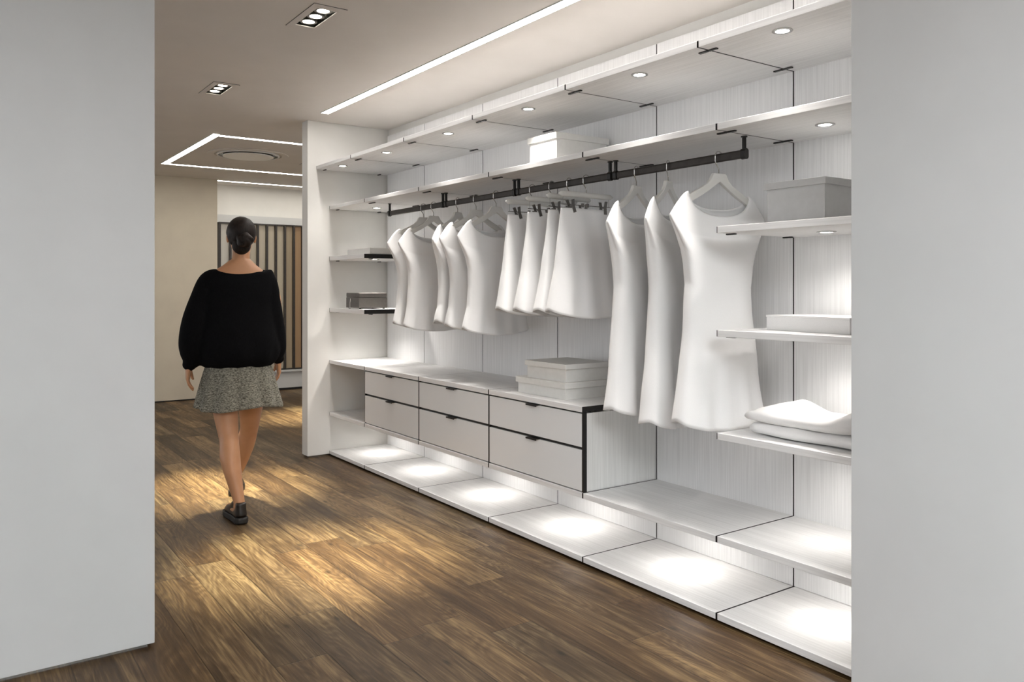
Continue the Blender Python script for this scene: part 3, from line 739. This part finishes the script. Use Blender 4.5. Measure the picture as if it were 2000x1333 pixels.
def make_person():
    th = 1.284; loc = Vector((-4.747, 1.401, 0))
    bm = bmesh.new()
    hx = 0.014
    # torso
    loft(bm, rings_xy([(0.80,0,0,0.155,0.105),(0.88,0,0,0.170,0.118),(0.98,0,0.005,0.145,0.100),(1.08,0,0.01,0.128,0.090),(1.20,0,0.008,0.145,0.098),(1.30,0,0,0.160,0.092),(1.355,0,-0.003,0.165,0.078),(1.400,0.003,-0.006,0.138,0.064),(1.435,0.006,-0.008,0.092,0.056),(1.465,0.01,-0.004,0.060,0.052)], 40))
    limb(bm, [V4(0.008,-0.010,1.42,0.056), V4(0.011,-0.002,1.47,0.050), V4(hx,0.012,1.52,0.049), V4(hx,0.022,1.57,0.055)])
    # head
    ellipsoid(bm, (hx,0.012,1.618), (0.074,0.092,0.088))
    ellipsoid(bm, (hx,0.045,1.566), (0.060,0.062,0.072))
    ellipsoid(bm, (hx,0.078,1.508), (0.026,0.022,0.018))
    limb(bm, [V4(hx,0.106,1.612,0.009), V4(hx,0.115,1.592,0.011), V4(hx,0.120,1.578,0.013)], 12)
    for s in (-1,1):
        ellipsoid(bm, (hx+s*0.012,0.113,1.574), (0.010,0.010,0.007), 12)
        ellipsoid(bm, (hx+s*0.030,0.095,1.624), (0.024,0.012,0.007), 14)
        ellipsoid(bm, (hx+s*0.036,0.082,1.578), (0.022,0.022,0.016), 14)
        ellipsoid(bm, (hx+s*0.076,0.010,1.594), (0.008,0.018,0.031), 14, Matrix.Rotation(-0.2*0, 4, 'X'))
    ellipsoid(bm, (hx,0.103,1.545), (0.024,0.010,0.006), 14); ellipsoid(bm, (hx,0.101,1.535), (0.021,0.010,0.006), 14)
    # arms
    limb(bm, [V4(-0.115,0,1.350,0.048), V4(-0.155,-0.004,1.335,0.046), V4(-0.205,-0.018,1.25,0.043), V4(-0.245,-0.030,1.12,0.036), V4(-0.262,-0.020,1.03,0.037), V4(-0.268,-0.008,0.93,0.029), V4(-0.272,0.0,0.868,0.023)])
    limb(bm, [V4(0.115,0,1.350,0.048), V4(0.155,0.0,1.335,0.046), V4(0.190,0.005,1.25,0.043), V4(0.210,0.012,1.12,0.036), V4(0.216,0.035,1.03,0.037), V4(0.222,0.075,0.935,0.029), V4(0.226,0.100,0.875,0.023)])
    hand(bm, (-0.272,0.0,0.868), (-0.04,0.06,-1), -1); hand(bm, (0.226,0.100,0.875), (0.03,0.30,-1), 1)
    # legs
    limb(bm, [V4(-0.080,0.0,0.86,0.092), V4(-0.082,-0.01,0.76,0.086), V4(-0.072,-0.03,0.60,0.070), V4(-0.058,-0.062,0.48,0.057), V4(-0.052,-0.085,0.43,0.053), V4(-0.046,-0.128,0.34,0.055), V4(-0.022,-0.165,0.22,0.042), V4(0.0,-0.198,0.12,0.031), V4(0.002,-0.202,0.085,0.033)], 24)
    limb(bm, [V4(0.080,0.01,0.86,0.092), V4(0.078,0.05,0.76,0.086), V4(0.068,0.13,0.60,0.070), V4(0.062,0.21,0.48,0.056), V4(0.057,0.245,0.43,0.053), V4(0.038,0.295,0.34,0.054), V4(0.010,0.365,0.22,0.041), V4(-0.018,0.432,0.125,0.031), V4(-0.022,0.445,0.09,0.033)], 24)
    # feet
    def footm(c, ang, pitch=0):
        b2 = bmesh.new()
        limb(b2, [V4(0,-0.030,0.045,0.030), V4(0,0.03,0.052,0.033), V4(0,0.09,0.042,0.034), V4(0,0.15,0.032,0.030), V4(0,0.185,0.028,0.022)], 16)
        bmesh.ops.transform(b2, matrix=Matrix.Translation(c) @ Matrix.Rotation(ang, 4, 'Z') @ Matrix.Rotation(pitch, 4, 'X'), verts=b2.verts)
        me = bpy.data.meshes.new('tmp'); b2.to_mesh(me); b2.free(); bm.from_mesh(me); bpy.data.meshes.remove(me)
    LF = ((0.0,-0.195,0.012), 0.30); RF = ((-0.022,0.46,0.012), -0.08)
    footm(*LF); footm(*RF)
    o = new_obj('person', bm, skin, smooth=True); o.location = loc; o.rotation_euler = (0,0,th)
    rm = o.modifiers.new('skin_surface', 'REMESH'); rm.mode = 'VOXEL'; rm.voxel_size = 0.0052; rm.use_smooth_shade = True
    sm = o.modifiers.new('soften', 'SMOOTH'); sm.factor = 0.5; sm.iterations = 4
    tag(o, 'woman seen from behind walking away in a black sweater, grey tweed skirt and black shoes', 'person')
    def child(name, bm_, m_, **k):
        c = new_obj(name, bm_, m_, **k); c.parent = o; c.location = (0,0,0); return c
    # sweater
    bm = bmesh.new()
    def neckz(q, z):
        f = max(0, (z-1.33)/0.08); return f*(0.020*abs(cos(q))**1.5-0.026*max(0,-sin(q))**1.2)
    T = rings_xy([(0.848,-0.005,0.0,0.178,0.128),(0.862,-0.006,0.0,0.200,0.142),(0.90,-0.008,-0.004,0.226,0.160),(0.98,-0.008,-0.008,0.232,0.164),(1.10,-0.006,-0.006,0.215,0.150),(1.22,0,-0.004,0.200,0.132),(1.32,0.008,-0.003,0.196,0.112),(1.375,0.018,-0.003,0.182,0.092),(1.398,0.024,-0.003,0.158,0.082)], 44, neckz)
    nr = []
    for i, r in enumerate(T):
        rr = []
        for k, p in enumerate(r):
            v = Vector(p); a_ = 2*pi*k/44; d = 0.007*noise.noise(v*9)+0.006*sin(a_*9+v.z*3)*max(0,1-abs(v.z-0.92)/0.14)
            rr.append((v.x+d*cos(a_), v.y+d*sin(a_), v.z))
        nr.append(rr)
    loft(bm, nr)
    limb(bm, [V4(-0.100,0,1.360,0.052), V4(-0.158,-0.002,1.340,0.062), V4(-0.198,-0.012,1.23,0.070), V4(-0.226,-0.024,1.12,0.079), V4(-0.240,-0.022,1.02,0.083), V4(-0.243,-0.012,0.95,0.080), V4(-0.254,-0.004,0.895,0.060), V4(-0.266,0.0,0.868,0.040)], 26)
    limb(bm, [V4(0.110,0,1.358,0.052), V4(0.152,0,1.338,0.060), V4(0.170,0.004,1.23,0.064), V4(0.178,0.012,1.12,0.072), V4(0.188,0.030,1.02,0.076), V4(0.198,0.058,0.95,0.072), V4(0.210,0.080,0.905,0.055), V4(0.222,0.094,0.882,0.037)], 26)
    c = child('sweater', bm, knit, smooth=True)
    rm = c.modifiers.new('knit_surface', 'REMESH'); rm.mode = 'VOXEL'; rm.voxel_size = 0.008; rm.use_smooth_shade = True
    sm = c.modifiers.new('soften', 'SMOOTH'); sm.factor = 0.5; sm.iterations = 6
    # skirt
    bm = bmesh.new(); n = 96; R = []
    for j in range(25):
        f = j/24; z = 0.94-(0.94-0.612)*f; rx = 0.150+0.092*f**0.8; ry = 0.112+0.075*f**0.8; row = []
        for k in range(n):
            q = 2*pi*k/n; pl = 0.013*f*(abs(sin(q*6+0.6*sin(q*2)))-0.5)*2+0.006*f*sin(3*q+1)
            row.append(bm.verts.new(((rx+pl)*cos(q)-0.003, 0.035*f+(ry+pl)*sin(q), z-0.010*f*cos(q*3))))
        R.append(row)
    for j in range(24):
        for k in range(n): bm.faces.new((R[j][k], R[j][(k+1)%n], R[j+1][(k+1)%n], R[j+1][k]))
    c = child('skirt', bm, tweedm, smooth=True); so = c.modifiers.new('thickness', 'SOLIDIFY'); so.thickness = 0.004
    # hair
    bm = bmesh.new(); ellipsoid(bm, (hx,0.006,1.624), (0.083,0.100,0.094), 40)
    def is_face(v): return v.y > 0.052-0.9*(v.z-1.62) and v.z < 1.668
    bmesh.ops.delete(bm, geom=[v for v in bm.verts if is_face(v.co) or v.co.z < 1.545 or (v.co.z < 1.60 and v.co.y > 0.0)], context='VERTS')
    for v in bm.verts: v.co += 0.003*noise.noise(v.co*40)*Vector((1,1,1))
    c = child('hair', bm, hair, smooth=True); so = c.modifiers.new('thickness', 'SOLIDIFY'); so.thickness = 0.008; so.offset = -1
    bm = bmesh.new(); ellipsoid(bm, (hx+0.018,-0.102,1.575), (0.047,0.038,0.044), 32)
    for v in bm.verts:
        d = v.co-Vector((hx+0.018,-0.102,1.575)); a_ = atan2(d.z, d.x); rr = sqrt(d.x**2+d.z**2); v.co += d.normalized()*0.0035*sin(5*a_+rr*160)
    b_ = child('hair_bun', bm, hair, smooth=True)
    bm = bmesh.new(); ellipsoid(bm, (hx,-0.050,1.545), (0.052,0.034,0.050), 24); child('nape_hair', bm, hair, smooth=True)
    # eyes
    for s in (-1, 1):
        bm = bmesh.new(); ellipsoid(bm, (hx+s*0.030,0.090,1.606), (0.0125,0.0115,0.0095), 16); child('eye', bm, eyem, smooth=True)
        bm = bmesh.new(); ellipsoid(bm, (hx+s*0.030,0.0995,1.606), (0.0055,0.003,0.0055), 12); child('iris', bm, irism, smooth=True)
        bm = bmesh.new(); limb(bm, [V4(hx+s*0.014,0.106,1.628,0.002), V4(hx+s*0.032,0.104,1.633,0.003), V4(hx+s*0.050,0.090,1.628,0.0015)], 8); child('eyebrow', bm, hair, smooth=True)
    bm = bmesh.new(); ellipsoid(bm, (hx,0.108,1.545), (0.021,0.007,0.004), 14); ellipsoid(bm, (hx,0.107,1.537), (0.018,0.008,0.0045), 14); child('lips', bm, lipm, smooth=True)
    # shoes
    for (c0, ang) in (LF, RF):
        M = Matrix.Translation((c0[0],c0[1],0)) @ Matrix.Rotation(ang, 4, 'Z')
        outl = [(0.0,-0.070),(0.024,-0.064),(0.036,-0.040),(0.036,0.0),(0.038,0.05),(0.046,0.10),(0.046,0.145),(0.034,0.185),(0.010,0.205),(-0.014,0.202),(-0.034,0.178),(-0.041,0.14),(-0.038,0.09),(-0.033,0.04),(-0.034,0.0),(-0.036,-0.040),(-0.024,-0.064)]
        bm = bmesh.new(); loft(bm, [[(x*s_, (y-0.06)*s_+0.06, z) for x, y in outl] for z, s_ in ((0.0005,0.99),(0.008,1.06),(0.030,1.04),(0.036,1.0))])
        # arch cut: heel block reads separately
        bmesh.ops.transform(bm, matrix=M, verts=bm.verts)
        sole = child('shoe', bm, solem, smooth=False); bv = sole.modifiers.new('bevel','BEVEL'); bv.width = 0.004; bv.segments = 2
        bm = bmesh.new(); rr = []
        for (z, sx, y0, y1) in ((0.032,1.0,-0.068,0.200),(0.050,0.98,-0.068,0.190),(0.070,0.88,-0.064,0.150),(0.088,0.80,-0.060,0.085),(0.105,0.78,-0.058,0.055),(0.116,0.76,-0.056,0.050)):
            ring_ = []
            for x, y in outl:
                ty = (y+0.070)/0.275; ring_.append((x*sx, y0+(y1-y0)*ty, z+(0.0)))
            rr.append(ring_)
        loft(bm, rr); bmesh.ops.transform(bm, matrix=M, verts=bm.verts)
        up = child('shoe_upper', bm, shoem, smooth=True); up.parent = sole
        s2 = up.modifiers.new('sub','SUBSURF'); s2.levels = 2; s2.render_levels = 2
    return o
make_person()


for o in bpy.data.objects:
    if '_w' in o: del o['_w']
